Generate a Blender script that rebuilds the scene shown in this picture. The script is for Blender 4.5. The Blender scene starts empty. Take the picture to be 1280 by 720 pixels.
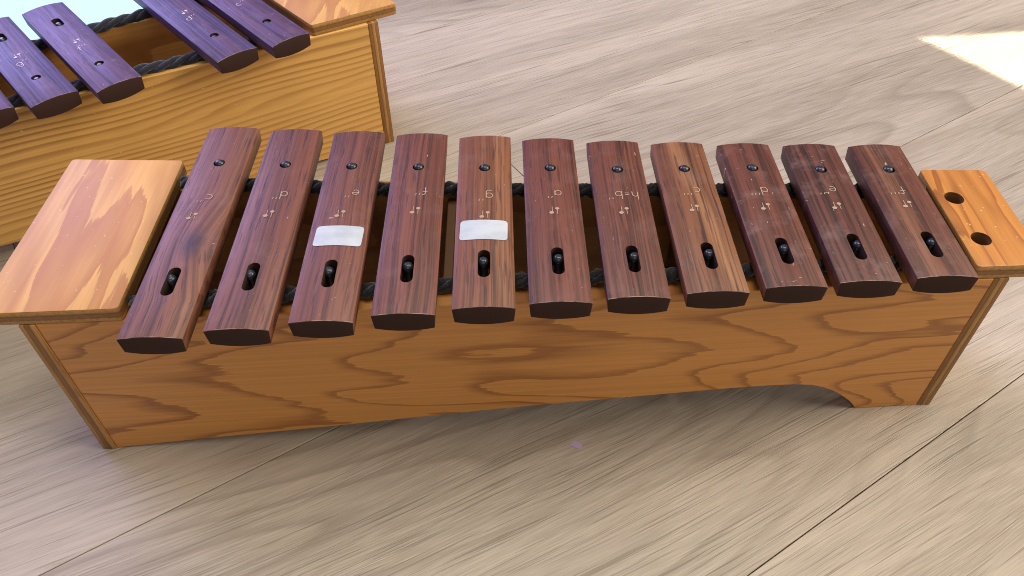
import bpy, bmesh, math, random
from mathutils import Vector, Matrix
random.seed(7)
S = bpy.context.scene
C = S.collection
R = math.radians

# ------------------------------------------------------------------ camera
cam = bpy.data.cameras.new('camera')
co = bpy.data.objects.new('camera', cam); C.objects.link(co)
co.location = (-0.02824, -0.34885, 0.44072)
co.rotation_euler = (0.76994, 0.005584, -0.015872)
cam.lens = 27.434; cam.sensor_width = 36; cam.clip_start = 0.01; cam.clip_end = 100
S.camera = co

# ------------------------------------------------------------------ world and lamps (indoor daylight)
w = bpy.data.worlds.new('World'); S.world = w; w.use_nodes = True
bg = w.node_tree.nodes['Background']
bg.inputs['Color'].default_value = (0.95, 0.93, 1.0, 1); bg.inputs['Strength'].default_value = 0.13

def area(name, loc, aim, sx, sy, power, col, spread=180, roll=0):
    l = bpy.data.lights.new(name, 'AREA'); l.shape = 'RECTANGLE'; l.size = sx; l.size_y = sy
    l.energy = power; l.color = col; l.spread = R(spread)
    o = bpy.data.objects.new(name, l); C.objects.link(o); o.location = loc
    d = Vector(aim) - Vector(loc)
    o.rotation_euler = d.to_track_quat('-Z', 'Y').to_euler()
    return o
# cool window behind and to the left, neutral soft lamp added overhead, warm room light from the right
area('window_light', (-2.10, 1.85, 1.40), (-0.1, 0.1, 0.1), 1.8, 1.4, 84, (0.46, 0.43, 1.0))
area('added_overhead_light', (0.1, 0.35, 2.9), (0.1, 0.15, 0.0), 1.8, 1.6, 62, (1.0, 0.96, 0.89))
area('room_light', (2.1, -0.05, 1.35), (0.0, 0.1, 0.0), 1.5, 1.5, 58, (1.0, 0.88, 0.70))
area('room_fill_light', (0.2, -2.6, 1.7), (0.0, 0.0, 0.1), 2.0, 1.6, 12.5, (1.0, 0.93, 0.84))
# sunbeam falling on the floor beside the instrument
def sunbeam():
    c0 = Vector((0.4466, 0.4626, 0)); e1 = Vector((0.1221, 0.0116, 0)).normalized(); e2 = Vector((0.0663, -0.1059, 0)).normalized()
    az = (e1 + e2).normalized(); el = math.acos(math.sqrt(e1.dot(e2) / (e1.dot(az) * e2.dot(az))))
    v = az * math.cos(el) + Vector((0, 0, -math.sin(el)))
    L1, L2 = 0.34, 0.36
    a = (e1 - v * e1.dot(v)); b = (e2 - v * e2.dot(v))
    sx, sy = a.length * L1, b.length * L2
    cen = c0 + e1 * L1 / 2 + e2 * L2 / 2
    l = bpy.data.lights.new('sunbeam', 'AREA'); l.shape = 'RECTANGLE'; l.size = sx; l.size_y = sy
    l.energy = 1.5; l.color = (1.0, 0.93, 0.74); l.spread = R(1)
    o = bpy.data.objects.new('sunbeam', l); C.objects.link(o)
    ax = a.normalized(); az_ = (-v).normalized(); ay = az_.cross(ax)
    m = Matrix((ax, ay, az_)).transposed().to_4x4(); m.translation = cen - v * 1.1
    o.matrix_world = m
sunbeam()
vs = S.view_settings
vs.view_transform = 'Standard'; vs.look = 'None'; vs.exposure = 0.0; vs.gamma = 1.0; vs.use_curve_mapping = False
S.cycles.use_denoising = True; S.cycles.filter_width = 1.0
S.cycles.sample_clamp_indirect = 4.0; S.cycles.caustics_reflective = False; S.cycles.caustics_refractive = False

# ------------------------------------------------------------------ material helpers
class NT:
    def __init__(s, name):
        s.m = bpy.data.materials.new(name); s.m.use_nodes = True
        s.t = s.m.node_tree; s.N = s.t.nodes; s.L = s.t.links
        s.bsdf = s.N['Principled BSDF']
    def n(s, typ, **kw):
        d = s.N.new(typ)
        for k, v in kw.items(): setattr(d, k, v)
        return d
    def put(s, sock, v):
        if isinstance(v, bpy.types.NodeSocket): s.L.new(v, sock)
        elif v is not None: sock.default_value = v
    def math(s, op, a, b=None, clamp=False):
        d = s.n('ShaderNodeMath', operation=op, use_clamp=clamp); s.put(d.inputs[0], a)
        if b is not None: s.put(d.inputs[1], b)
        return d.outputs[0]
    def vec(s, op, a, b=None):
        d = s.n('ShaderNodeVectorMath', operation=op); s.put(d.inputs[0], a)
        if b is not None: s.put(d.inputs[1], b)
        return d.outputs[0]
    def coords(s, rand=True):
        tc = s.n('ShaderNodeTexCoord').outputs['Object']
        if rand:
            r = s.n('ShaderNodeObjectInfo').outputs['Random']
            cx = s.n('ShaderNodeCombineXYZ'); s.L.new(s.math('MULTIPLY', r, 37.0), cx.inputs[0]); s.L.new(s.math('MULTIPLY', r, 91.0), cx.inputs[1]); s.L.new(s.math('MULTIPLY', r, 53.0), cx.inputs[2])
            return tc, cx.outputs[0], r
        return tc, None, None
    def scaled(s, v, sc, off=None):
        o = s.vec('MULTIPLY', v, sc)
        if off is not None: o = s.vec('ADD', o, off)
        return o
    def noise(s, v, scale=1, detail=3, rough=.55, dist=0):
        d = s.n('ShaderNodeTexNoise'); s.put(d.inputs['Vector'], v)
        d.inputs['Scale'].default_value = scale; d.inputs['Detail'].default_value = detail
        d.inputs['Roughness'].default_value = rough; d.inputs['Distortion'].default_value = dist
        return d.outputs[0]
    def ramp(s, f, pts):
        d = s.n('ShaderNodeValToRGB'); s.put(d.inputs[0], f)
        el = d.color_ramp.elements
        while len(el) < len(pts): el.new(0.5)
        for e, (p, c) in zip(el, pts):
            e.position = p; e.color = (c, c, c, 1) if not isinstance(c, tuple) else (*c, 1)
        return d.outputs[0]
    def mix(s, f, a, b, mode='MIX'):
        d = s.n('ShaderNodeMix', data_type='RGBA', blend_type=mode); s.put(d.inputs[0], f)
        s.put(d.inputs[6], (*a, 1) if isinstance(a, tuple) else a); s.put(d.inputs[7], (*b, 1) if isinstance(b, tuple) else b)
        return d.outputs[2]
    def bump(s, h, dist, strength=1):
        d = s.n('ShaderNodeBump'); d.inputs['Distance'].default_value = dist; d.inputs['Strength'].default_value = strength
        s.put(d.inputs['Height'], h); s.L.new(d.outputs[0], s.bsdf.inputs['Normal'])
    def done(s, col, rough=.5, spec=.5, coat=0, coat_rough=.2):
        s.put(s.bsdf.inputs['Base Color'], (*col, 1) if isinstance(col, tuple) else col)
        s.put(s.bsdf.inputs['Roughness'], rough); s.bsdf.inputs['Specular IOR Level'].default_value = spec
        s.bsdf.inputs['Coat Weight'].default_value = coat; s.bsdf.inputs['Coat Roughness'].default_value = coat_rough
        return s.m

def plain(name, col, rough=.6, spec=.4):
    return NT(name).done(col, rough, spec)

def mat_floor():
    t = NT('oak_plank'); tc, off, rnd = t.coords()
    rot = t.n('ShaderNodeVectorRotate', rotation_type='Z_AXIS'); t.L.new(tc, rot.inputs['Vector']); rot.inputs['Angle'].default_value = R(6.0)
    wob = t.noise(t.scaled(tc, (1.8, 6, 1), off), 1, 2)
    cx = t.n('ShaderNodeCombineXYZ'); t.L.new(t.math('MULTIPLY', t.math('SUBTRACT', wob, .5), .045), cx.inputs[1])
    p = t.vec('ADD', rot.outputs[0], cx.outputs[0])
    broad = t.noise(t.scaled(p, (1.2, 15, 1), off), 1, 5, .6)
    med = t.noise(t.scaled(p, (5.0, 190, 1), off), 1, 5, .7)
    fine = t.noise(t.scaled(p, (40, 1300, 1), off), 1, 2, .5)
    pore_mask = t.noise(t.scaled(p, (3, 30, 1), off), 1, 2)
    pores = t.ramp(t.noise(t.scaled(p, (9, 600, 1), off), 1, 2, .5), [(.30, 1.0), (.37, 0.0)])
    pores2 = t.ramp(t.noise(t.scaled(t.vec('ADD', p, (.37, .11, 0)), (13, 1000, 1), off), 1, 1, .5), [(.30, .8), (.39, 0.0)])
    pores3 = t.ramp(t.noise(t.scaled(t.vec('ADD', p, (.71, .23, 0)), (7, 240, 1), off), 1, 3, .6), [(.27, .9), (.32, 0.0)])
    pores = t.math('MAXIMUM', t.math('MAXIMUM', pores, pores2), pores3)
    pores = t.math('MULTIPLY', pores, t.ramp(pore_mask, [(.35, .45), (.6, 1.0)]))
    fig = t.math('FRACT', t.math('MULTIPLY', t.noise(t.scaled(p, (1.3, 8, 1), off), 1, 1.5, .5), 15))
    fig = t.ramp(fig, [(0, 0.0), (.6, .12), (.9, 1.0), (1.0, 0.0)])
    figm = t.ramp(t.noise(t.scaled(p, (1.1, 4, 1), off), 1, 2), [(.47, 0.0), (.62, 1.0)])
    col = t.mix(t.ramp(broad, [(.36, 0.0), (.64, 1.0)]), (.55, .47, .38), (.34, .28, .215))
    tone = t.noise(t.scaled(p, (1.0, 5.5, 1), off), 1, 3, .55)
    col = t.mix(t.math('MULTIPLY', t.ramp(tone, [(.44, 0.0), (.68, 1.0)]), .5), col, (.29, .243, .19))
    col = t.mix(t.math('MULTIPLY', t.ramp(med, [(.38, 0.0), (.68, 1.0)]), .42), col, (.26, .218, .17))
    col = t.mix(t.math('MULTIPLY', t.ramp(fine, [(.42, 0.0), (.66, 1.0)]), .28), col, (.64, .57, .48))
    col = t.mix(t.math('MULTIPLY', t.math('MULTIPLY', fig, figm), .50), col, (.22, .172, .13))
    col = t.mix(t.math('MULTIPLY', pores, .60), col, (.13, .098, .075))
    # a few small knots
    vor = t.n('ShaderNodeTexVoronoi'); t.L.new(t.scaled(p, (3.2, 11, 1), off), vor.inputs['Vector']); vor.inputs['Scale'].default_value = 1; vor.inputs['Randomness'].default_value = 1
    kn = t.ramp(vor.outputs['Distance'], [(.02, 1.0), (.07, .5), (.30, 0.0)])
    sc_ = t.n('ShaderNodeSeparateColor'); t.L.new(vor.outputs['Color'], sc_.inputs[0])
    figm2 = t.math('GREATER_THAN', sc_.outputs[0], .70)
    col = t.mix(t.math('MULTIPLY', t.math('MULTIPLY', kn, figm2), .62), col, (.15, .12, .10))
    col = t.mix(t.math('MULTIPLY', rnd, .14), col, (.34, .285, .225))
    h = t.math('SUBTRACT', t.math('MULTIPLY', fine, .35), t.math('MULTIPLY', pores, .9))
    t.bump(h, .0004, .55)
    return t.done(col, t.math('ADD', t.math('MULTIPLY', med, .16), .36), .45)

def pine(name, axes=(1, 1, 1), light=(.60, .30, .085), dark=(.30, .105, .022), K=6.0, sc=(3.2, 1, 15), soft=.5, amp=.85, fine=(5, 1, 320), rough=.36, seed=0.0, coat=.25, fleck=0.0, slope=0.0, jagk=.22, spec=.5):
    """figured softwood veneer: growth rings are the contour lines of one long smooth noise"""
    t = NT(name); tc, off, rnd = t.coords(False)
    v = t.vec('ADD', tc, (seed, seed * .37, seed * .71))
    big = t.noise(t.scaled(v, sc), 1, 2.6, .45, .35)
    jag = t.noise(t.scaled(v, tuple(a * b for a, b in zip(fine, (1.6, 1, .22)))), 1, 3, .6)
    tt = t.math('ADD', t.math('MULTIPLY', big, K), t.math('MULTIPLY', jag, jagk))
    if slope:
        sp = t.n('ShaderNodeSeparateXYZ'); t.L.new(tc, sp.inputs[0]); tt = t.math('ADD', tt, t.math('MULTIPLY', sp.outputs[0], slope))
    f = t.math('FRACT', tt)
    ring = t.ramp(f, [(0, 0.0), (soft, .06), (soft + (1 - soft) * .45, .55), (.92, 1.0), (.985, .8), (1.0, 0.0)])
    fn = t.noise(t.scaled(v, fine), 1, 4, .65)
    col = t.mix(t.math('MULTIPLY', ring, amp), light, dark)
    col = t.mix(t.ramp(fn, [(.38, 0.0), (.70, .50)]), col, tuple(c * .60 for c in light))
    blot = t.noise(t.scaled(v, (9, 9, 9)), 1, 3)
    col = t.mix(t.ramp(blot, [(.4, 0.0), (.75, .22)]), col, (light[0] * 1.12, light[1] * 1.15, light[2] * 1.3))
    fl = t.ramp(t.noise(v, 420, 1, .5), [(.735, 0.0), (.76, 1.0)])
    if fleck: col = t.mix(t.math('MULTIPLY', fl, fleck), col, (.75, .66, .52))
    t.bump(t.math('ADD', fn, t.math('MULTIPLY', ring, .3)), .00025, .5)
    return t.done(col, t.math('ADD', t.math('MULTIPLY', blot, .2), rough - .1), spec, coat, .22)

def pine_straight(name):
    t = NT(name); tc, off, rnd = t.coords(False)
    warp = t.noise(t.scaled(tc, (1.5, 1, 9)), 1, 2)
    warp2 = t.noise(t.scaled(tc, (6, 1, 55)), 1, 3)
    sep = t.n('ShaderNodeSeparateXYZ'); t.L.new(tc, sep.inputs[0])
    tt = t.math('ADD', t.math('ADD', t.math('MULTIPLY', sep.outputs[2], 150), t.math('MULTIPLY', sep.outputs[0], 4)), t.math('ADD', t.math('MULTIPLY', warp, 13), t.math('MULTIPLY', warp2, 1.2)))
    f = t.math('FRACT', tt)
    ring = t.ramp(f, [(0, 0.0), (.42, .12), (.84, 1.0), (.95, .8), (1.0, 0.0)])
    fn = t.noise(t.scaled(tc, (6, 1, 420)), 1, 4, .65)
    am = t.ramp(t.noise(t.scaled(tc, (2, 1, 22)), 1, 2), [(.3, .15), (.65, 1.0)])
    col = t.mix(t.math('MULTIPLY', ring, am), (.80, .47, .135), (.36, .15, .03))
    col = t.mix(t.ramp(fn, [(.35, 0.0), (.75, .35)]), col, (.40, .19, .05))
    smudge = t.noise(t.scaled(tc, (14, 1, 20)), 1, 3)
    fl = t.ramp(t.noise(tc, 330, 1, .5), [(.74, 0.0), (.765, 1.0)])
    col = t.mix(t.math('MULTIPLY', fl, .7), col, (.70, .58, .48))
    t.bump(t.math('ADD', fn, t.math('MULTIPLY', ring, .4)), .00025, .5)
    return t.done(col, t.math('ADD', t.math('MULTIPLY', smudge, .25), .24), .5, .25, .25)

def ply_edge(name, axis, layers, thick, dark=(.20, .085, .025), light=(.50, .27, .085)):
    """edge of plywood: thin layers across local `axis`"""
    t = NT(name); tc, off, rnd = t.coords(False)
    sep = t.n('ShaderNodeSeparateXYZ'); t.L.new(tc, sep.inputs[0])
    wv = t.noise(t.scaled(tc, (60, 60, 60)), 1, 3)
    q = t.math('ADD', t.math('MULTIPLY', sep.outputs[axis], layers / thick), t.math('MULTIPLY', wv, .18))
    f = t.math('FRACT', q)
    band = t.ramp(f, [(0, 1.0), (.10, .55), (.2, .08), (.48, 0.0), (.54, .75), (.92, .65), (1.0, 1.0)])
    gr = t.noise(t.scaled(tc, (500, 500, 500) if axis == 2 else (700, 500, 60)), 1, 3)
    col = t.mix(band, light, dark)
    col = t.mix(t.ramp(gr, [(.4, 0.0), (.75, .5)]), col, (.14, .06, .02))
    t.bump(t.math('MULTIPLY', band, -1), .0003, .6)
    return t.done(col, .5, .4)

def rosewood(name, seed, base=(.20, .068, .05), dark=(.062, .022, .022), gold=None, knot=None, wear=1.0):
    t = NT(name); tc, off, rnd = t.coords(False)
    v = t.vec('ADD', tc, (seed * 1.3, seed * 2.1, seed * .9))
    if knot:
        dv = t.vec('SUBTRACT', tc, (knot[0], knot[1], 0))
        ds = t.vec('MULTIPLY', dv, (1, .55, 0))
        ln = t.n('ShaderNodeVectorMath', operation='LENGTH'); t.L.new(ds, ln.inputs[0])
        infl = t.ramp(t.math('MULTIPLY', ln.outputs['Value'], 30.0), [(0, 1.0), (.75, 0.0)])
        cx = t.n('ShaderNodeCombineXYZ'); t.L.new(t.math('MULTIPLY', infl, .009), cx.inputs[0])
        v = t.vec('ADD', v, cx.outputs[0])
    wob = t.noise(t.scaled(v, (18, 7, 1)), 1, 2)
    cx = t.n('ShaderNodeCombineXYZ'); t.L.new(t.math('MULTIPLY', wob, .007), cx.inputs[0])
    v2 = t.vec('ADD', v, cx.outputs[0])
    st = t.noise(t.scaled(v2, (400, 3.2, 60)), 1, 5, .68)
    br = t.noise(t.scaled(v2, (48, 2.5, 40)), 1, 2, .5)
    fi = t.noise(t.scaled(v2, (900, 30, 200)), 1, 3, .6)
    po = t.ramp(t.noise(t.scaled(v2, (700, 45, 200)), 1, 1, .5), [(.30, 1.0), (.40, 0.0)])
    col = t.mix(t.ramp(st, [(.42, 0.0), (.60, 1.0)]), tuple(c * 1.12 for c in base), tuple(c * .8 for c in dark))
    col = t.mix(t.math('MULTIPLY', t.ramp(br, [(.42, 0.0), (.68, 1.0)]), .55), col, tuple(.5 * (a + b) for a, b in zip(base, (.20, .06, .035))))
    col = t.mix(t.ramp(fi, [(.45, 0.0), (.8, .22)]), col, (.24, .085, .05))
    if gold:
        sep = t.n('ShaderNodeSeparateXYZ'); t.L.new(tc, sep.inputs[0])
        u = t.math('ADD', sep.outputs[0], t.math('MULTIPLY', sep.outputs[1], gold[1]))
        u = t.math('ADD', u, t.math('MULTIPLY', t.math('SUBTRACT', wob, .5), .012))
        g = t.ramp(t.math('ADD', t.math('MULTIPLY', t.math('SUBTRACT', u, gold[0]), 60), .5), [(.1, 0.0), (.42, 1.0), (.60, .9), (.8, .15), (.95, 0.0)])
        col = t.mix(t.math('MULTIPLY', g, t.ramp(st, [(.35, gold[2]), (.62, .1)])), col, (.36, .17, .075))
    if knot:
        col = t.mix(t.ramp(t.math('MULTIPLY', ln.outputs['Value'], 60.0), [(.05, .85), (.55, 0.0)]), col, (.035, .02, .028))
    col = t.mix(t.math('MULTIPLY', po, .55), col, (.035, .014, .014))
    # rubbed, dusty patches and pale scratches
    dust = t.ramp(t.noise(v, 55, 4, .65), [(.52, 0.0), (.80, .10 * wear)])
    col = t.mix(dust, col, (.40, .28, .25))
    dash = t.noise(t.scaled(t.vec('ADD', v, (0, 0, 3)), (620, 150, 1)), 1, 2, .5)
    dash2 = t.noise(t.scaled(t.vec('ADD', v, (5, 2, 1)), (170, 760, 1)), 1, 2, .5)
    scr = t.math('MAXIMUM', t.ramp(dash, [(.76 - .025 * (wear - 1), 0.0), (.80 - .025 * (wear - 1), 1.0)]), t.ramp(dash2, [(.765 - .025 * (wear - 1), 0.0), (.81 - .025 * (wear - 1), 1.0)]))
    col = t.mix(t.math('MULTIPLY', scr, .75), col, (.55, .45, .42))
    t.bump(t.math('SUBTRACT', t.math('MULTIPLY', st, .5), t.math('MULTIPLY', po, .8)), .0003, .5)
    return t.done(col, t.math('ADD', t.math('MULTIPLY', st, .22), .42), .45)

def mat_worn():
    t = NT('worn_bar_edge'); tc, off, rnd = t.coords()
    n = t.noise(t.scaled(tc, (160, 160, 160), off), 1, 3, .6)
    return t.done(t.mix(t.ramp(n, [(.42, 0.0), (.62, 1.0)]), (.11, .05, .036), (.40, .27, .22)), .6, .3)
M = {}
M['floor'] = mat_floor()
M['front1'] = pine('figured_pine_panel', K=16.0, sc=(2.4, 1, 11), seed=3.3, light=(.66, .29, .068), dark=(.25, .070, .012), soft=.70, slope=14.0, jagk=.7, fine=(5, 1, 560), coat=.12)
M['back1'] = pine('plain_pine_panel', K=5.0, sc=(3, 1, 13), seed=8.1)
M['lid1'] = pine('lid_pine_wide', sc=(38, 5.5, 1), fine=(330, 6, 1), K=4.2, seed=6.7, light=(.73, .40, .13), dark=(.42, .145, .055), soft=.12, amp=.8, rough=.55, fleck=.5, coat=0, spec=.3, jagk=.3)
M['lid2'] = pine('lid_pine_small', sc=(60, 8, 1), fine=(330, 6, 1), K=4.5, seed=5.2, light=(.58, .235, .05), dark=(.27, .078, .016), soft=.4, amp=.85, rough=.45, fleck=.6, coat=.1)
M['side'] = pine('side_pine', sc=(1, 12, 4), fine=(1, 300, 8), K=5, seed=2.2)
M['straight'] = pine_straight('straight_grain_pine')
M['ply_x'] = ply_edge('ply_layers_upright', 0, 1.5, .0088)
M['ply_z'] = ply_edge('ply_layers_flat', 2, 1.5, .0100)
M['end'] = NT('end_grain_and_slot_shade').done((.045, .023, .018), .75, .12)  # end grain of the bars; inside slots and holes it is painted shade
M['worn'] = mat_worn()
M['pin'] = NT('black_plastic').done((.022, .026, .036), .30, .7)
M['rope'] = None
def mat_rope(name, col, hi):
    t = NT(name); tc, off, rnd = t.coords(False)
    n = t.noise(tc, 900, 4, .7); n2 = t.noise(tc, 220, 3, .6)
    c = t.mix(t.ramp(n, [(.45, 0.0), (.75, 1.0)]), col, hi)
    t.bump(t.math('ADD', n, n2), .0009, .9)
    t.bsdf.inputs['Sheen Weight'].default_value = .4; t.bsdf.inputs['Sheen Roughness'].default_value = .5
    return t.done(c, .9, .2)
M['rope'] = mat_rope('black_felted_cord', (.008, .008, .010), (.03, .03, .036))
M['rope2'] = mat_rope('navy_twisted_cord', (.012, .014, .028), (.035, .04, .065))
M['ink'] = plain('pale_engraving', (.40, .285, .20), .7)
M['ink2'] = plain('pale_worn_engraving', (.62, .54, .62), .7)
def mat_sticker():
    t = NT('paper_label'); tc, off, rnd = t.coords()
    n = t.noise(t.scaled(tc, (90, 160, 1), off), 1, 4)
    c = t.mix(t.ramp(n, [(.35, 0.0), (.75, 1.0)]), (.54, .58, .60), (.42, .46, .48))
    t.bump(t.noise(tc, 500, 3), .0002, .3)
    return t.done(c, .45, .4)
M['sticker'] = mat_sticker()
M['mat'] = plain('pale_blue_glare', (.55, .84, .92), .6, .3)  # glare put into the colour of an added sheet
M['subfloor'] = plain('dark_underlay', (.09, .068, .05), .9, .1)
M['smudge'] = plain('violet_smudge', (.40, .31, .48), .7, .2)
M['inner'] = pine('shaded_inner_pine', K=4, seed=9.9, rough=.55, coat=0, light=(.20, .09, .03), dark=(.12, .045, .012))  # dividers and lid hole walls: box shade put into a darker pine colour

# ------------------------------------------------------------------ object helpers
def link(name, me, parent=None, mats=(), loc=(0, 0, 0), rz=0.0):
    o = bpy.data.objects.new(name, me); C.objects.link(o)
    for m in mats: me.materials.append(m)
    o.location = loc; o.rotation_euler = (0, 0, rz)
    if parent is not None: o.parent = parent
    return o
def to_mesh(bm, name, smooth=None):
    bmesh.ops.recalc_face_normals(bm, faces=bm.faces)
    me = bpy.data.meshes.new(name); bm.to_mesh(me); bm.free()
    if smooth is not None:
        for p in me.polygons: p.use_smooth = True
        me.set_sharp_from_angle(angle=R(smooth))
    return me
def prism(pts, a0, a1, axis=2):
    """extrude a closed 2-D outline between a0 and a1 along axis"""
    bm = bmesh.new()
    def P(u, v, h): return (u, v, h) if axis == 2 else ((u, h, v) if axis == 1 else (h, u, v))
    lo = [bm.verts.new(P(u, v, a0)) for u, v in pts]; hi = [bm.verts.new(P(u, v, a1)) for u, v in pts]
    bm.faces.new(lo); bm.faces.new(hi[::-1])
    n = len(pts)
    for i in range(n): bm.faces.new((lo[i], lo[(i + 1) % n], hi[(i + 1) % n], hi[i]))
    return bm
def bevel(bm, w, seg=2, ang=40):
    bmesh.ops.recalc_face_normals(bm, faces=bm.faces)
    es = [e for e in bm.edges if len(e.link_faces) == 2 and e.calc_face_angle(0) > R(ang)]
    bmesh.ops.bevel(bm, geom=es, offset=w, segments=seg, profile=.5, affect='EDGES', clamp_overlap=True)
def rounded(pts, r, seg=5):
    out = []
    n = len(pts)
    for i in range(n):
        p, a, b = Vector(pts[i]), Vector(pts[i - 1]), Vector(pts[(i + 1) % n])
        u, v = (a - p).normalized(), (b - p).normalized()
        p0, p1 = p + u * r, p + v * r
        for k in range(seg + 1):
            f = k / seg
            q = p0 * (1 - f) ** 2 + p * 2 * f * (1 - f) + p1 * f * f
            out.append((q.x, q.y))
    return out
def cut(me, cutters, smooth=30):
    """subtract cutter meshes and return the resulting mesh"""
    o = bpy.data.objects.new('work', me); C.objects.link(o); cs = []
    for c in cutters:
        k = bpy.data.objects.new('work_cutter', c); C.objects.link(k); cs.append(k)
        md = o.modifiers.new('b', 'BOOLEAN'); md.operation = 'DIFFERENCE'; md.object = k; md.solver = 'EXACT'
    bpy.context.view_layer.update()
    dg = bpy.context.evaluated_depsgraph_get()
    res = bpy.data.meshes.new_from_object(o.evaluated_get(dg))
    for k in cs: bpy.data.objects.remove(k)
    bpy.data.objects.remove(o)
    for p in res.polygons: p.use_smooth = True
    res.set_sharp_from_angle(angle=R(smooth))
    return res
def stadium(cx, cy, r, half, n=10):
    pts = []
    for k in range(n + 1): a = math.pi * k / n; pts.append((cx + r * math.cos(a), cy + half + r * math.sin(a)))
    for k in range(n + 1): a = math.pi + math.pi * k / n; pts.append((cx + r * math.cos(a), cy - half + r * math.sin(a)))
    if half == 0: pts = [(cx + r * math.cos(2 * math.pi * k / 20), cy + r * math.sin(2 * math.pi * k / 20)) for k in range(20)]
    return pts

# ------------------------------------------------------------------ floor
SEAM = R(32.0); PW = .2245; PL = 1.30
d_ = Vector((math.cos(SEAM), math.sin(SEAM), 0)); n_ = Vector((-math.sin(SEAM), math.cos(SEAM), 0))
bm = bmesh.new(); bmesh.ops.create_grid(bm, x_segments=1, y_segments=1, size=4)
floor = link('floor', to_mesh(bm, 'floor'), None, [M['subfloor']], (0, 0, -.009)); floor['kind'] = 'structure'
floor['label'] = 'pale grey-brown oak plank floor under the xylophones'
hl, hw = PL / 2 - .0003, PW / 2 - .0003
bm = prism([(-hl, -hw), (hl, -hw), (hl, hw), (-hl, hw)], -.008, 0)
bm.edges.ensure_lookup_table()
top = [e for e in bm.edges if all(abs(v.co.z) < 1e-6 for v in e.verts)]
bmesh.ops.bevel(bm, geom=top, offset=.0005, segments=2, profile=.5, affect='EDGES')
plank_me = to_mesh(bm, 'plank'); plank_me.materials.append(M['floor'])
start = {-1: -.40, 0: -.62, 1: .1076, 2: -.30, 3: .45}
for row in range(-8, 10):
    t0 = start.get(row, random.uniform(-.6, .6))
    nc = .0345 - PW / 2 + row * PW
    for k in range(-3, 3):
        c = d_ * (t0 + (k + .5) * PL) + n_ * nc
        if c.length > 2.6: continue
        o = bpy.data.objects.new('plank', plank_me); C.objects.link(o); o.parent = floor
        o.location = (c.x, c.y, .009); o.rotation_euler = (0, 0, SEAM + (math.pi if (row * 7 + k * 3) % 4 == 1 else 0))
# small violet crayon smudge
pts = []
for k in range(14):
    a = 2 * math.pi * k / 14; r = random.uniform(.6, 1.15)
    pts.append((.0052 * r * math.cos(a) , .0028 * r * math.sin(a)))
bm = bmesh.new(); vs_ = [bm.verts.new((u, v, 0)) for u, v in pts]; bm.faces.new(vs_)
sm = link('violet_smudge', to_mesh(bm, 'smudge'), floor, [M['smudge']], (.0159, -.0661, .0092), R(-25))

# ------------------------------------------------------------------ xylophone builder pieces
H = .14344; HB = .12244; W = .0337; RISE = .0018; LIDT = .010
def bar_mesh(l, slot_y, hole_y, mat, slot_half=.0072):
    """arched bar along local y, its top corner edges at z = 0"""
    hw = W / 2
    pts = []
    for k in range(11):
        x = hw - .0002 - (W - .0004) * k / 10; pts.append((x, RISE * (1 - (x / hw) ** 2)))
    hb = hw - .0011
    pts.append((-hb, -.0098))
    for k in range(1, 8):
        x = -hb + 2 * hb * k / 8; pts.append((x, -.0098 - .0021 * (1 - (x / hb) ** 2)))
    pts.append((hb, -.0098))
    bm = prism(pts, -l / 2, l / 2, 1); bevel(bm, .0004, 2, 45)
    me = to_mesh(bm, 'bar'); me.materials.append(mat); me.materials.append(M['end']); me.materials.append(M['worn'])
    cs = []
    for cy, r, hf in ((slot_y, .0034, slot_half), (hole_y, .0035, 0)):
        cs.append(to_mesh(prism(stadium(0, cy, r, hf), -.03, .03), 'cutter'))
    res = cut(me, cs)
    if len(res.materials) == 0: res.materials.append(mat); res.materials.append(M['end']); res.materials.append(M['worn'])
    for p in res.polygons:
        p.material_index = 1 if (abs(p.center.x) < .0045 and abs(p.normal.z) < .3) or abs(p.normal.y) > .92 and abs(abs(p.center.y) - l / 2) < .0015 else (2 if abs(p.center.y) > l / 2 - .0007 and p.normal.z > .3 else 0)  # slot and hole walls take the dark tone as painted shade
    return res
def pin_mesh(z0, z1):
    prof = [(0, z0), (.0024, z0), (.0024, z1 - .0042), (.0030, z1 - .0036), (.0031, z1 - .0024), (.0026, z1 - .0010), (.0016, z1 - .0002), (.0011, z1), (0, z1 - .0003)]
    bm = bmesh.new(); rings = []
    for r, z in prof:
        if r == 0: rings.append([bm.verts.new((0, 0, z))])
        else: rings.append([bm.verts.new((r * math.cos(2 * math.pi * k / 16), r * math.sin(2 * math.pi * k / 16), z)) for k in range(16)])
    for a, b in zip(rings, rings[1:]):
        for k in range(16):
            k2 = (k + 1) % 16
            if len(a) == 1: bm.faces.new((a[0], b[k2], b[k]))
            elif len(b) == 1: bm.faces.new((a[k], a[k2], b[0]))
            else: bm.faces.new((a[k], a[k2], b[k2], b[k]))
    return to_mesh(bm, 'pin', 50)
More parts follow.
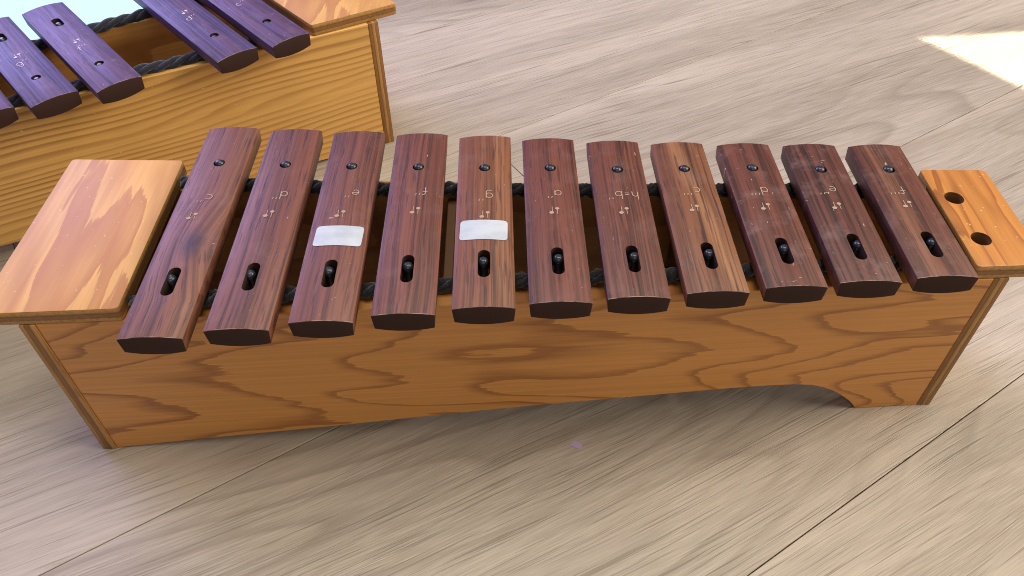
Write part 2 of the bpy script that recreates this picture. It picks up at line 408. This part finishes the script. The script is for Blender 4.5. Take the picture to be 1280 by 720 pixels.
def rope_mesh(path, rad, pitch, fuzz, seed, strands=3):
    """three twisted strands along a polyline; path: list of Vectors"""
    rnd = random.Random(seed)
    cum = [0]
    for a, b in zip(path, path[1:]): cum.append(cum[-1] + (b - a).length)
    L = cum[-1]; n = int(L / .0016); bm = bmesh.new()
    def at(s):
        for i in range(len(path) - 1):
            if s <= cum[i + 1] or i == len(path) - 2:
                f = (s - cum[i]) / (cum[i + 1] - cum[i]); return path[i].lerp(path[i + 1], f)
    sr = rad * .60; so = rad * .46
    for j in range(strands):
        prev = None
        for i in range(n + 1):
            s = L * i / n; p = at(s); tng = (at(min(L, s + .004)) - at(max(0, s - .004))).normalized()
            u = tng.cross(Vector((0, 0, 1))).normalized(); v = u.cross(tng)
            ph = 2 * math.pi * (s / pitch + j / strands)
            c = p + (u * math.cos(ph) + v * math.sin(ph)) * so
            ring = []
            for k in range(8):
                a = 2 * math.pi * k / 8; r = sr * (1 + rnd.uniform(-fuzz, fuzz))
                ring.append(bm.verts.new(c + (u * math.cos(a) + v * math.sin(a)) * r))
            if prev:
                for k in range(8): bm.faces.new((prev[k], prev[(k + 1) % 8], ring[(k + 1) % 8], ring[k]))
            else: bm.faces.new(ring)
            prev = ring
        bm.faces.new(prev[::-1])
    return to_mesh(bm, 'rope', 80)
def arc(cx, cy, rx, ry, a0, a1, n=14): return [(cx + rx * math.cos(R(a0 + (a1 - a0) * k / n)), cy + ry * math.sin(R(a0 + (a1 - a0) * k / n))) for k in range(n + 1)]
GLYPH = {'c': (.62, [arc(.3, .3, .28, .30, 50, 310)]), 'd': (.66, [arc(.3, .3, .26, .30, 0, 360), [(.56, 0), (.56, 1.0)]]),
         'e': (.62, [[(.04, .32), (.56, .32)] + arc(.3, .3, .26, .30, 4, 310)]), 'f': (.48, [[(.2, 0), (.2, .75)] + arc(.4, .75, .20, .22, 180, 70), [(.02, .56), (.42, .56)]]),
         'g': (.66, [arc(.3, .3, .26, .30, 0, 360), [(.56, .6), (.56, -.15)] + arc(.3, -.15, .26, .22, 0, -150)]),
         'a': (.66, [arc(.3, .3, .26, .30, 0, 360), [(.56, .6), (.56, 0)]]), 'b': (.66, [arc(.32, .3, .26, .30, 0, 360), [(.06, 0), (.06, 1.0)]]),
         'h': (.62, [[(.06, 0), (.06, 1.0)], [(.06, .3)] + arc(.29, .36, .22, .24, 180, 0) + [(.51, 0)]]), '=': (.5, [[(.06, .22), (.40, .22)], [(.06, .42), (.40, .42)]]),
         "'": (.20, [[(.10, .98), (.05, .76)]])}
def text_mesh(txt, size, wd=.00027):
    """thin engraved strokes"""
    bm = bmesh.new(); x0 = 0; strokes = []
    for ch in txt:
        adv, st = GLYPH[ch]
        for q in st: strokes.append([((x0 + u) * size, (v - .4) * size) for u, v in q])
        x0 += adv + .10
    off = x0 * size / 2
    for q in strokes:
        n = len(q); L = []; Rr = []
        for k in range(n):
            a, b = Vector(q[max(0, k - 1)]), Vector(q[min(n - 1, k + 1)]); d = (b - a).normalized(); p = Vector(q[k])
            L.append(bm.verts.new((p.x - off - d.y * wd, p.y + d.x * wd, 0))); Rr.append(bm.verts.new((p.x - off + d.y * wd, p.y - d.x * wd, 0)))
        for k in range(n - 1): bm.faces.new((L[k], L[k + 1], Rr[k + 1], Rr[k]))
    me = bpy.data.meshes.new('note_name'); bm.to_mesh(me); bm.free()
    return me
def arch(x): return RISE * (1 - (x / (W / 2)) ** 2)
def lay(me, cx, cy, rot, lift=.00025):
    """lay a flat mesh on the arched top of a bar"""
    c, s = math.cos(rot), math.sin(rot)
    for v in me.vertices:
        x, y = v.co.x, v.co.y; X, Y = cx + c * x - s * y, cy + s * x + c * y
        v.co = (X, Y, arch(X) + lift + v.co.z)
def marks_mesh(k):
    """two tiny beater signs: dot with a stem up, dot with a stem down"""
    bm = bmesh.new()
    def disc(cx, cy, r, sx=1): bm.faces.new([bm.verts.new((cx + sx * r * math.cos(2 * math.pi * i / 12), cy + r * math.sin(2 * math.pi * i / 12), 0)) for i in range(12)])
    def bar(x0, y0, x1, y1): bm.faces.new([bm.verts.new(p) for p in ((x0, y0, 0), (x1, y0, 0), (x1, y1, 0), (x0, y1, 0))])
    disc(.0017, .0018, .0011, 1.15); bar(.0015, -.0030, .0019, .0008)
    disc(-.0017, -.0018, .0012, 1.2); bar(-.0014, -.0008, -.0010, .0034)
    return to_mesh(bm, 'marks')
def sticker_mesh(w, h):
    """paper label with rounded corners, cut into narrow columns so that it bends with the bar"""
    bm = bmesh.new(); r = .0022
    xs = sorted({round(sg * (w / 2 - r * q), 7) for q in (0, .08, .3, .6, 1) for sg in (-1, 1)} | {round(-w / 2 + r + (w - 2 * r) * k / 12, 7) for k in range(13)})
    prev = None
    for x in xs:
        ex = max(0, abs(x) - (w / 2 - r)); hy = h / 2 - (r - math.sqrt(max(0, r * r - ex * ex)))
        col = [bm.verts.new((x, hy * f, 0)) for f in (-1, 0, 1)]
        if prev:
            for k in range(2): bm.faces.new((prev[k], col[k], col[k + 1], prev[k + 1]))
        prev = col
    bm.normal_update()
    me = bpy.data.meshes.new('sticker'); bm.to_mesh(me); bm.free()
    return me
ARCH_OUT = [(0.0090, .0004), (.0642, .0050), (.1425, .0108), (.2065, .0165), (.2693, .0218), (.3424, .0262), (.4047, .0300), (.4362, .0311), (.4545, .0308), (.4660, .0290), (.4748, .0255), (.4820, .0215), (.4877, .0172), (.4930, .0125), (.4973, .0084), (.5012, .0035), (.5030, 0.0)]
def panel(name, root, p0, p1, thick, inward, mat, zf=1.0):
    """long side panel whose outer face runs p0 -> p1 on the floor plan; its lower edge is cut away towards the shallow end"""
    a, b = Vector(p0), Vector(p1); L = (b - a).length; k = L / .5553
    low = [(s * k, z * zf) for s, z in ARCH_OUT] + [(L - .0090, 0.0)]
    low[0] = (.0090, .0004)
    pts = low + [(L - .0090, HB), (.0090, HB)]
    bm = prism(pts, 0, thick * inward, 1); bevel(bm, .0005, 1, 50)
    me = to_mesh(bm, name, 25)
    rz = math.atan2(b.y - a.y, b.x - a.x)
    return link(name, me, root, [mat], (a.x, a.y, 0), rz)
def side_panel(root, f, bk, thick_dir, length_over=.0004):
    """end panel between the two long panels: local x = thickness"""
    a, b = Vector(f), Vector(bk); L = (b - a).length
    ang = math.atan2(b.y - a.y, b.x - a.x) - math.pi / 2
    x0, x1 = (0, .0088) if thick_dir > 0 else (-.0088, 0)
    bm = prism([(x0, -length_over), (x1, -length_over), (x1, L + length_over), (x0, L + length_over)], 0, HB, 2); bevel(bm, .0006, 2, 50)
    me = to_mesh(bm, 'side_panel', 30); me.materials.append(M['side']); me.materials.append(M['ply_x'])
    for p in me.polygons: p.material_index = 1 if abs(p.normal.x) < .8 else 0
    return link('side_panel', me, root, [], (a.x, a.y, 0), ang)
def lid(root, quad, mat, holes=(), label=None):
    c = sum((Vector(q) for q in quad), Vector((0, 0))) / 4
    pts = rounded([(q[0] - c.x, q[1] - c.y) for q in quad], .0030)
    bm = prism(pts, 0, LIDT, 2); bevel(bm, .0009, 2, 60)
    me = to_mesh(bm, 'lid', 30); me.materials.append(mat); me.materials.append(M['ply_z'])
    if holes:
        me = cut(me, [to_mesh(prism(stadium(h[0] - c.x, h[1] - c.y, .0058, 0), -.02, .03), 'cutter') for h in holes])
    if len(me.materials) < 3: me.materials.append(M['inner'])
    for p in me.polygons:
        p.material_index = 1 if abs(p.normal.z) < .5 else 0
        if abs(p.normal.z) < .5 and any(math.hypot(p.center.x + c.x - h[0], p.center.y + c.y - h[1]) < .0066 for h in holes): p.material_index = 2
    o = link('lid', me, root, [], (c.x, c.y, HB + .0002), 0)
    if label: o['label'] = label
    return o
def empty(name, loc):
    o = bpy.data.objects.new(name, None); C.objects.link(o); o.location = loc; o.empty_display_size = .05; return o

# ------------------------------------------------------------------ first xylophone
X1 = empty('xylophone', (0, 0, 0))
X1['label'] = 'small wooden xylophone with eleven reddish rosewood bars, two white stickers and an arched foot'
X1['category'] = 'xylophone'
FL, FR = (-.2949, -.0631), (.2599, -.0386)
BL, BR = (-.2949, .0675), (.2599, .0432)
panel('front_panel', X1, FL, FR, .0125, 1, M['front1'])
panel('back_panel', X1, BL, BR, .0125, -1, M['back1'])
side_panel(X1, FL, BL, 1); side_panel(X1, FR, BR, -1)
lid(X1, [(-.3142, -.0636), (-.2378, -.0610), (-.2388, .0715), (-.3130, .0745)], M['lid1'], label='wide plain lid with pale flame grain')
lid(X1, [(.2368, -.0392), (.2785, -.0380), (.2798, .0490), (.2380, .0505)], M['lid2'], [(.2484, .0213), (.2488, -.0160)], label='narrow lid with two round holes')
# divider boards inside the box
for x in (-.0622, .085):
    fy = FL[1] + (x - FL[0]) * .0441 + .0128; by = BL[1] - (x - BL[0]) * .0438 - .0128
    bm = prism([(x - .0028, fy), (x + .0028, fy), (x + .0028, by), (x - .0028, by)], .035, .1195, 2); bevel(bm, .0004, 1)
    link('divider', to_mesh(bm, 'divider', 30), X1, [M['inner']])

BARS = [(-.2072, -.0012, -.0025, .1830), (-.1652, -.0006, -.0003, .1750), (-.1234, 0, .0006, .1671), (-.0818, .0004, .0014, .1595),
        (-.0405, .0004, .0039, .1521), (0, -.0001, .0005, .1453), (.0413, -.0006, -.0017, .1391), (.0830, -.0004, .0048, .1334),
        (.1252, .0001, .0045, .1282), (.1665, .0007, -.0088, .1235), (.2084, .0013, -.0024, .1192)]
PINB = [.0515, .0489, .0462, .0445, .0427, .0417, .0392, .0390, .0388, .0363, .0353]
PINF = [-.0487, -.0459, -.0444, -.0416, -.0385, -.0372, -.0366, -.0350, -.0320, -.0295, -.0286]
PINFX = [-.2097, -.1675, -.1251, -.0821, -.0409, .0007, .0429, .0846, .1273, .1696, .2117]
NOTE = ["c''", "d''", "e''", "f''", "g''", "a''", "h=b''", "c'''", "d'''", "e'''", "f'''"]
TXT = [(-.0005, .0176), (.0020, .0189), (.0030, .0188), (.0030, .0200), (.0002, .0135), (.0007, .0155), (.0003, .0143), (-.0002, .0170), (-.0020, .0156), (-.0025, .0147), (-.0030, .0132)]
MRK = [(-.0031, .0009), (-.0008, .0014), (-.0010, -.0001), (.0009, .0015), (.0003, -.0032), (.0004, 0), (-.0004, -.0004), (-.0008, .0007), (-.0012, .0007), (-.0008, -.0002), (-.0011, -.0003)]
BASE = [(.215, .080, .060), (.200, .070, .056), (.195, .066, .052), (.200, .064, .052), (.225, .080, .045), (.165, .050, .042), (.170, .054, .042), (.205, .078, .045), (.150, .046, .038), (.120, .038, .034), (.140, .044, .036)]
pin_hi = pin_mesh(HB, H + .0030); pin_lo = pin_mesh(HB, H + .0008)
for m in (pin_hi, pin_lo): m.materials.append(M['pin'])
for i, (x, y, ph, l) in enumerate(BARS):
    b0 = tuple(c * f for c, f in zip(BASE[i], (.88, .92, .68)))
    mt = rosewood('rosewood_bar', 3.1 * (i + 1), b0, tuple(c * .34 for c in b0),
                  gold={7: (.0045, .10, 1.0), 0: (.0135, .0, .35), 4: (.0105, .03, .45), 10: (-.004, -.02, .45)}.get(i), knot=(.003, -.022) if i == 0 else None, wear=(2.6 if i in (8, 9) else 2.0) if i >= 8 else 1.2)
    me = bar_mesh(l, PINF[i] - y - .0048, PINB[i] - y - .0008, mt)
    bar = link('bar', me, X1, [], (x, y, H), ph)
    t = text_mesh(NOTE[i], .0072); lay(t, TXT[i][0], TXT[i][1], math.pi); link('note_name', t, bar, [M['ink']])
    k = marks_mesh(i); lay(k, MRK[i][0], MRK[i][1], 0); link('beater_mark', k, bar, [M['ink']])
    if i in (2, 4):
        cx, cy = ((.0006, -.0190), (-.0003, -.0162))[i == 4]
        s = sticker_mesh(.0272, .0166); lay(s, cx, cy, R(-1.5), .0003); link('sticker', s, bar, [M['sticker']])
        bar['label'] = 'rosewood bar with a white paper sticker'
    if i == 7: bar['label'] = 'rosewood bar with a pale golden streak'
    for me_, px, py in ((pin_hi, x, PINB[i]), (pin_lo, PINFX[i], PINF[i])):
        link('pin', me_, X1, [], (px, py, 0))
def rope_path(xs, ys, z, x0, x1, wob, seed):
    rnd = random.Random(seed); pts = []
    n = 40
    for k in range(n + 1):
        x = x0 + (x1 - x0) * k / n
        j = max(0, min(len(xs) - 2, sum(1 for q in xs if q < x) - 1)); f = (x - xs[j]) / (xs[j + 1] - xs[j])
        yy = ys[j] + (ys[j + 1] - ys[j]) * f
        pts.append(Vector((x, yy + wob * math.sin(k * 1.55), z + rnd.uniform(-.0005, .0005))))
    return pts
bx = [b[0] for b in BARS]
link('cord', rope_mesh(rope_path(PINFX, [p - .0005 for p in PINF], HB + .0040, -.2360, .2360, .0008, 1), .0043, .026, .26, 3), X1, [M['rope']])
link('cord', rope_mesh(rope_path(bx, [p + .0012 for p in PINB], HB + .0040, -.2370, .2370, .0008, 2), .0043, .026, .26, 4), X1, [M['rope']])

# ------------------------------------------------------------------ second xylophone, one bar missing
X2 = empty('xylophone', (0, 0, 0))
X2['label'] = 'xylophone with bars tinted violet partly for sky sheen and a bar missing, its straight-grained side facing the other xylophone'
X2['category'] = 'xylophone'
A2 = R(26.8); d2 = Vector((-math.cos(A2), -math.sin(A2))); n2 = Vector((-math.sin(A2), math.cos(A2)))
K0 = Vector((-.1342, .2780)); L2 = .552
NL, NR = K0 + d2 * L2, K0
fw = lambda s: .118 - .045 * s
ang2 = .045
FRr, FLl = K0 + n2 * fw(0), K0 + d2 * L2 + n2 * fw(L2)
# long panels run from the deep (right) end to the shallow (left) end
panel('front_panel', X2, NR, NL, .0125, -1, M['straight'], .4)
panel('back_panel', X2, FRr, FLl, .0125, 1, M['back1'])
side_panel(X2, NR, FRr, -1); side_panel(X2, NL, FLl, 1)
H2 = H - .004
u2 = Vector((math.cos(R(130.8)), math.sin(R(130.8))))      # bar direction, away from the near panel
lid(X2, [(-.1850, .2530), (-.1185, .2905), (-.1185 + u2.x * .135, .2905 + u2.y * .135), (-.1850 + u2.x * .135, .2530 + u2.y * .135)], M['lid1'], label='wide plain lid with worn edge')
pl = K0 + d2 * .497
lid(X2, [tuple(pl + d2 * .075 - n2 * .002), tuple(pl - n2 * .002), tuple(pl + n2 * .100), tuple(pl + d2 * .075 + n2 * .098)], M['lid2'])
fronts = {0: ((-.2054, .2051), (-.1807, .2264)), 1: ((-.2416, .1828), (-.2180, .2053)), 3: ((-.3185, .1438), (-.2934, .1649)), 4: ((-.3591, .1261), (-.3315, .1451))}
cen = {k: (Vector(a) + Vector(b)) / 2 for k, (a, b) in fronts.items()}
for k in range(5, 11): cen[k] = cen[4] + Vector((-.0375, -.0196)) * (k - 4)
near_pins, far_pins = [], []
N2 = ["c''", "d''", "e''", "f''", "g''", "a''", "h=b''", "c'''", "d'''", "e'''", "f'''"]
B2 = (.078, .056, .19)  # violet base colour, partly sky sheen put into the wood tone
mats2 = [rosewood('sheen_tinted_rosewood', 40.7 + 5.3 * k, tuple(c * f for c in B2), tuple(c * .42 for c in B2), wear=1.5) for k, f in ((0, 1.0), (1, .9), (2, 1.08))]
for k in sorted(cen):
    l = .183 - .0078 * k if k < 5 else .152 - .0064 * (k - 4)
    c = cen[k] + u2 * l / 2
    rz = math.atan2(u2.y, u2.x) - math.pi / 2
    # hole towards the near end, slot towards the far end
    hy = -l / 2 + .0375 - .0004 * k; sy = l / 2 - .0410 + .0011 * k
    me = bar_mesh(l, sy, hy, mats2[k % 3], .0045)
    bar = link('bar', me, X2, [], (c.x, c.y, H2), rz)
    t = text_mesh(N2[k], .0072); lay(t, .0, -.012, 0); link('note_name', t, bar, [M['ink2']])
    m_ = marks_mesh(k); lay(m_, 0, .001, 0); link('beater_mark', m_, bar, [M['ink2']])
    for yy, lst in ((hy, near_pins), (sy, far_pins)):
        p = c + u2 * yy; lst.append(p)
        o = link('pin', pin_lo, X2, [], (p.x, p.y, -.0035)); o.scale = (1, 1, 1)
def path2(pts, ext0, z, seed):
    rnd = random.Random(seed); out = []
    P = [pts[0] + (pts[0] - pts[1]) * ext0] + pts + [pts[-1] + (pts[-1] - pts[-2]) * .4]
    for a, b in zip(P, P[1:]):
        m = max(2, int((b - a).length / .006))
        for k in range(m):
            q = a.lerp(b, k / m); out.append(Vector((q.x, q.y, z + rnd.uniform(-.0006, .0006))))
    out.append(Vector((P[-1].x, P[-1].y, z)))
    return out
link('cord', rope_mesh(path2([p + n2 * .004 for p in near_pins], .45, HB + .0030, 5), .0044, .038, .05, 6), X2, [M['rope2']])
link('cord', rope_mesh(path2([p + n2 * .006 for p in far_pins], .45, HB + .0030, 7), .0044, .038, .05, 8), X2, [M['rope2']])

# ------------------------------------------------------------------ added pale blue sheet, standing in for glare on the floor behind
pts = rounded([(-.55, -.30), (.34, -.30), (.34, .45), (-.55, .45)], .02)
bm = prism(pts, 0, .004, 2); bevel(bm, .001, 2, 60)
mt = link('floor_glare_sheet', to_mesh(bm, 'mat', 30), None, [M['mat']], (-.62, .66, .0003), R(26.8))
mt['label'] = 'pale blue sheet added as a stand-in for glare on the floor behind the rear xylophone'; mt['category'] = 'mat'
